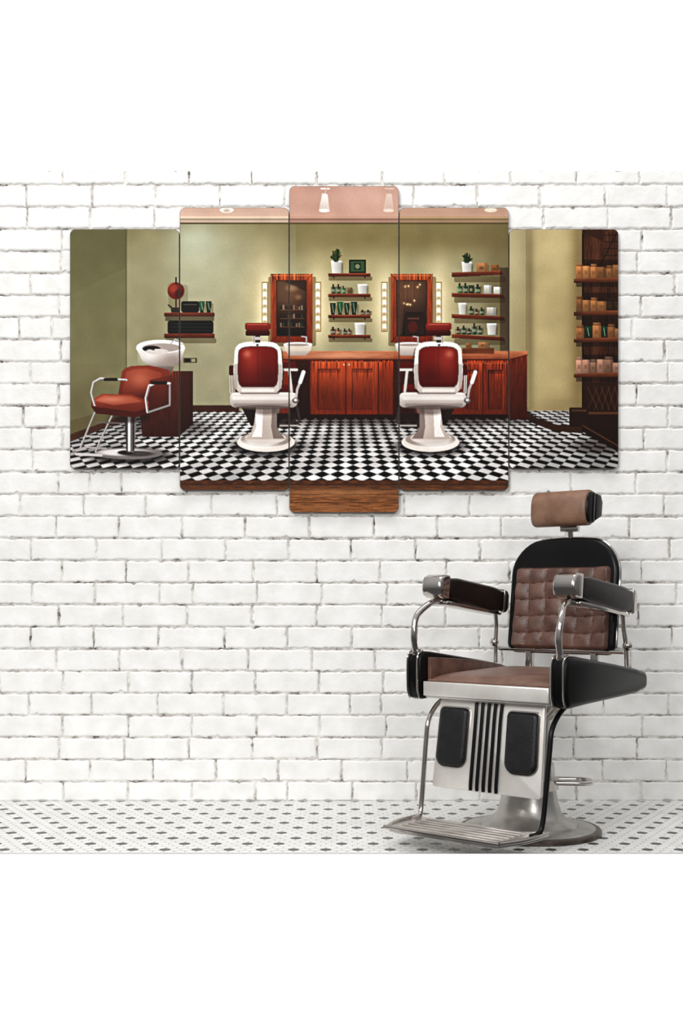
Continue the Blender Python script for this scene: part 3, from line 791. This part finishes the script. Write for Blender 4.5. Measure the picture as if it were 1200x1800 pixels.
# arms
def armx(c):
    y, z = c.y, c.z
    a = math.radians(-6.5); dy, dz = y+.18, z-.83
    return Vector((c.x, -.18+dy*math.cos(a)-dz*math.sin(a), .83+dy*math.sin(a)+dz*math.cos(a)))
for sx in (-1, 1):
    arm = bpy.data.objects.new('armrest', None); col.objects.link(arm); arm.parent = chair; arm['label'] = 'dark leather armrest with chrome ends on curved tube'
    xc = sx*.254
    bm = bmesh.new()
    prof = [(-.165,.80),(-.165,.868),(-.10,.876),(.12,.874),(.20,.868),(.20,.79),(.12,.782),(-.10,.79)]
    add_prism(bm, prof, 'x', xc-.036, xc+.036, .014, 4, xf=armx)
    finish(bm, 'arm_pad', M_arm, arm)
    bm = bmesh.new()
    capf = [(-.222,.822),(-.222,.846),(-.214,.866),(-.195,.876),(-.158,.878),(-.158,.796),(-.195,.797),(-.214,.804)]
    add_prism(bm, capf, 'x', xc-.04, xc+.04, .010, 4, xf=armx)
    finish(bm, 'front_cap', M_chrome, arm, label='rounded chrome cap')
    bm = bmesh.new()
    capb = [(.192,.872),(.214,.868),(.226,.852),(.226,.806),(.214,.79),(.192,.784)]
    add_prism(bm, capb, 'x', xc-.037, xc+.037, .006, 3, xf=armx)
    add_box(bm, xc-.030, xc+.030, -.16, .19, .776, .792, .004, 2, xf=armx)
    finish(bm, 'rear_cap', M_chrome, arm, label='chrome rear cap and under-rail')
    bm = bmesh.new()
    xo = sx*.276
    add_tube(bm, [(xc,-.10,.785),(xc,-.165,.79),(xc+sx*.006,-.225,.776),(xo,-.272,.735),(xo,-.287,.68),(xo,-.283,.635),(xo,-.27,.60)], .0108, 14)
    add_lathe(bm, [(.0,.605),(.014,.605),(.017,.612),(.014,.625),(.0,.625)], n=20, cx=xo, cy=-.272)
    finish(bm, 'front_support', M_chrome, arm)
    bm = bmesh.new()
    add_tube(bm, [(xc,.185,.755),(xc,.192,.70),(xc+sx*.006,.198,.64),(xc+sx*.008,.20,.56)], .0078, 12)
    t = bmesh.new(); bmesh.ops.create_uvsphere(t, u_segments=16, v_segments=10, radius=.017)
    for v in t.verts: v.co += Vector((xc+sx*.012, .198, .635))
    merge(bm, t)
    finish(bm, 'rear_support', M_chrome, arm)

# backrest
back = bpy.data.objects.new('backrest', None); col.objects.link(back); back.parent = chair; back['label'] = 'black shell backrest with tufted brown leather'
TB = math.radians(7)
def bk(x, d, t_):
    d2 = d+.016*(x/.21)**2
    return Vector((x, .225+t_*math.sin(TB)-d2*math.cos(TB), .575+t_*math.cos(TB)+d2*math.sin(TB)))
def densify(o, m=.02):
    r2 = []
    for i, p in enumerate(o):
        q_ = o[(i+1) % len(o)]; L = math.dist(p, q_); k = max(1, int(L/m))
        for j in range(k): r2.append((p[0]+(q_[0]-p[0])*j/k, p[1]+(q_[1]-p[1])*j/k))
    return r2
def boutd(w, t0, t1, rb, rt, arch):
    o = densify(rrect(-w, w, t0, t1-arch, rb, 8, rt=rt))
    return [(a, b_+(arch*(1-(a/w)**2)*max(0, (b_-(t0+t1)/2)/((t1-t0)/2)))) for a, b_ in o]
def loft(bm, outlines, depths, xf, cap0=True, cap1=True, mi=0):
    rings = [[bm.verts.new(xf(a, d, b_)) for a, b_ in o] for o, d in zip(outlines, depths)]
    fs = []
    for A_, B_ in zip(rings, rings[1:]):
        k = len(A_)
        for j in range(k): fs.append(bm.faces.new([A_[j], A_[(j+1) % k], B_[(j+1) % k], B_[j]]))
    for ring, on in ((rings[0], cap0), (rings[-1], cap1)):
        if on:
            k = len(ring); prev = ring
            cxm = sum((v.co for v in ring), Vector())/k
            for f_ in (.8, .55, .3, .1):
                nr = [bm.verts.new(cxm+(v.co-cxm)*f_) for v in ring]
                for j in range(k): fs.append(bm.faces.new([prev[j], prev[(j+1) % k], nr[(j+1) % k], nr[j]]))
                prev = nr
            fs.append(bm.faces.new(prev))
    for f in fs: f.material_index = mi
def sc(o, s_):
    return [(a*(1-s_/.2), .235+(b_-.235)*(1-s_/.21)) for a, b_ in o]
O = boutd(.212, .028, .445, .03, .105, .03)
bm = bmesh.new()
loft(bm, [sc(O,.02), sc(O,.006), O, O, sc(O,.004), sc(O,.012)], [-.030, -.026, -.016, .012, .018, .020], bk)
finish(bm, 'shell', M_black, back, ang=50)
bm = bmesh.new()
add_tube(bm, [bk(a, -.004, b_) for a, b_ in O], .0048, 8, 0, closed=True)
finish(bm, 'chrome_rim', M_chrome, back)
NX, NY = 120, 100; cols_, rows_ = 6, 5; W2 = .196; T0, T1 = .036, .335
def padv(i, j):
    u_ = i/NX; v_ = j/NY
    tz = T0+(T1-T0)*v_
    dyy = min(tz-T0, T1-tz); rad = .02; tt_ = max(rad-dyy, 0); ins_ = rad-math.sqrt(max(rad*rad-tt_*tt_, 0))
    w = W2*(1-.03*v_)-ins_
    x = -w+2*w*u_
    cu, cv_ = u_*cols_, v_*rows_
    cu += .06*math.sin(v_*9+1); cv_ += .06*math.sin(u_*11)
    fu = abs(math.sin(math.pi*cu)); fv = abs(math.sin(math.pi*cv_))
    hgt = (fu**.3)*(fv**.3)
    edge = min(1, min(u_, 1-u_)/.03)*min(1, min(v_, 1-v_)/.035)
    d = .012+.018*edge**.6+.0105*hgt*edge+.001*math.sin(37*x+61*tz)*edge
    return bk(x, d, tz)
bm = bmesh.new()
vv = [[bm.verts.new(padv(i, j)) for i in range(NX+1)] for j in range(NY+1)]
for j in range(NY):
    for i in range(NX): bm.faces.new([vv[j][i], vv[j][i+1], vv[j+1][i+1], vv[j+1][i]])
finish(bm, 'quilted_pad', M_leather, back, ang=80, label='tufted brown leather back pad with square stitching')
bm = bmesh.new()
add_tube(bm, [(-.25,.205,.612),(.25,.205,.612)], .007, 12, 0)
for sx in (-1, 1): add_box(bm, sx*.13-.012, sx*.13+.012, .208, .236, .47, .64, .004, 2)
finish(bm, 'hinge_bar', M_chrome, back)

# headrest
head = bpy.data.objects.new('headrest', None); col.objects.link(head); head.parent = chair
HY, HZ = .262, 1.118
def circ_prof(rx, rz, n_=28, p=2.6):
    o = []
    for i in range(n_):
        a = 2*math.pi*i/n_; c, s_ = math.cos(a), math.sin(a)
        o.append((HY+rx*abs(c)**(2/p)*(1 if c > 0 else -1)+.006*s_, HZ+rz*abs(s_)**(2/p)*(1 if s_ > 0 else -1)))
    return o
bm = bmesh.new(); add_prism(bm, circ_prof(.042, .064), 'x', -.130, .094, .012, 4)
finish(bm, 'head_pad', M_head, head, ang=50, label='tan brown leather head cushion')
bm = bmesh.new(); add_prism(bm, circ_prof(.038, .056), 'x', .092, .102, .005, 3)
add_prism(bm, [(HY+.0,HZ-.05),(HY+.055,HZ-.03),(HY+.062,HZ+.02),(HY+.05,HZ+.045),(HY+.01,HZ+.05)], 'x', .02, .110, .006, 3)
finish(bm, 'end_cap', M_black, head, label='black end plate')
bm = bmesh.new()
add_tube(bm, [(0,.29,.93),(0,.287,1.0),(0,.282,1.06)], .011, 14)
add_box(bm, -.034, .034, .268, .296, 1.035, 1.058, .004, 2)
add_box(bm, -.026, .026, .262, .300, .985, 1.012, .005, 2)
finish(bm, 'neck_post', M_chrome, head)

# ---------------------------------------------------------------- light
w = bpy.data.worlds.new('studio'); scene.world = w; w.use_nodes = True
nt = w.node_tree; bg = nt.nodes['Background']
tc = nt.nodes.new('ShaderNodeTexCoord'); sp = nt.nodes.new('ShaderNodeSeparateXYZ')
nt.links.new(tc.outputs['Generated'], sp.inputs[0])
mr = nt.nodes.new('ShaderNodeMapRange'); mr.interpolation_type = 'SMOOTHSTEP'
mr.inputs['From Min'].default_value = .3; mr.inputs['From Max'].default_value = .72
nt.links.new(sp.outputs['Y'], mr.inputs['Value'])
mr2 = nt.nodes.new('ShaderNodeMapRange'); mr2.inputs['From Min'].default_value = -.1; mr2.inputs['From Max'].default_value = .8
mr2.inputs['To Min'].default_value = .1; mr2.inputs['To Max'].default_value = .75
nt.links.new(sp.outputs['Z'], mr2.inputs['Value'])
mx = nt.nodes.new('ShaderNodeMix'); mx.data_type = 'FLOAT'
nt.links.new(mr.outputs[0], mx.inputs[0]); nt.links.new(mr2.outputs[0], mx.inputs[2]); mx.inputs[3].default_value = 1.06
nt.links.new(mx.outputs[0], bg.inputs['Strength']); bg.inputs['Color'].default_value = (1, 1, 1, 1)

def area(name, loc, tgt, sx, sy, pw, c=(1,1,1)):
    l = bpy.data.lights.new(name, 'AREA'); l.shape = 'RECTANGLE'; l.size = sx; l.size_y = sy; l.energy = pw; l.color = c
    o = bpy.data.objects.new(name, l); col.objects.link(o); o.location = loc
    o.rotation_euler = (Vector(tgt)-Vector(loc)).to_track_quat('-Z', 'Y').to_euler()
area('key_softbox', (-2.4, -5.4, 3.4), (.3, -.2, .9), 1.9, 1.9, 205, (1, .99, .975))
area('fill_softbox', (1.6, -6.4, 2.6), (.2, -.2, .9), .9, 1.6, 78)
area('top_softbox', (0, -1.3, 4.2), (0, -.4, 0), 3.5, .8, 44)

# ---------------------------------------------------------------- camera
cam = bpy.data.cameras.new('camera'); co_ = bpy.data.objects.new('camera', cam); col.objects.link(co_)
co_.location = (0, -DW, HC); co_.rotation_euler = (math.pi/2, 0, 0)
zk, zx, zy = ZOOM
cam.sensor_fit = 'VERTICAL'; cam.sensor_height = 36; cam.sensor_width = 24; cam.lens = zk*F*36/1800
cam.shift_x = zk*(zx-600)/1800; cam.shift_y = zk*(YH-zy)/1800
cam.clip_start = .05
scene.camera = co_
scene.view_settings.view_transform = 'Standard'
scene.view_settings.look = 'None'
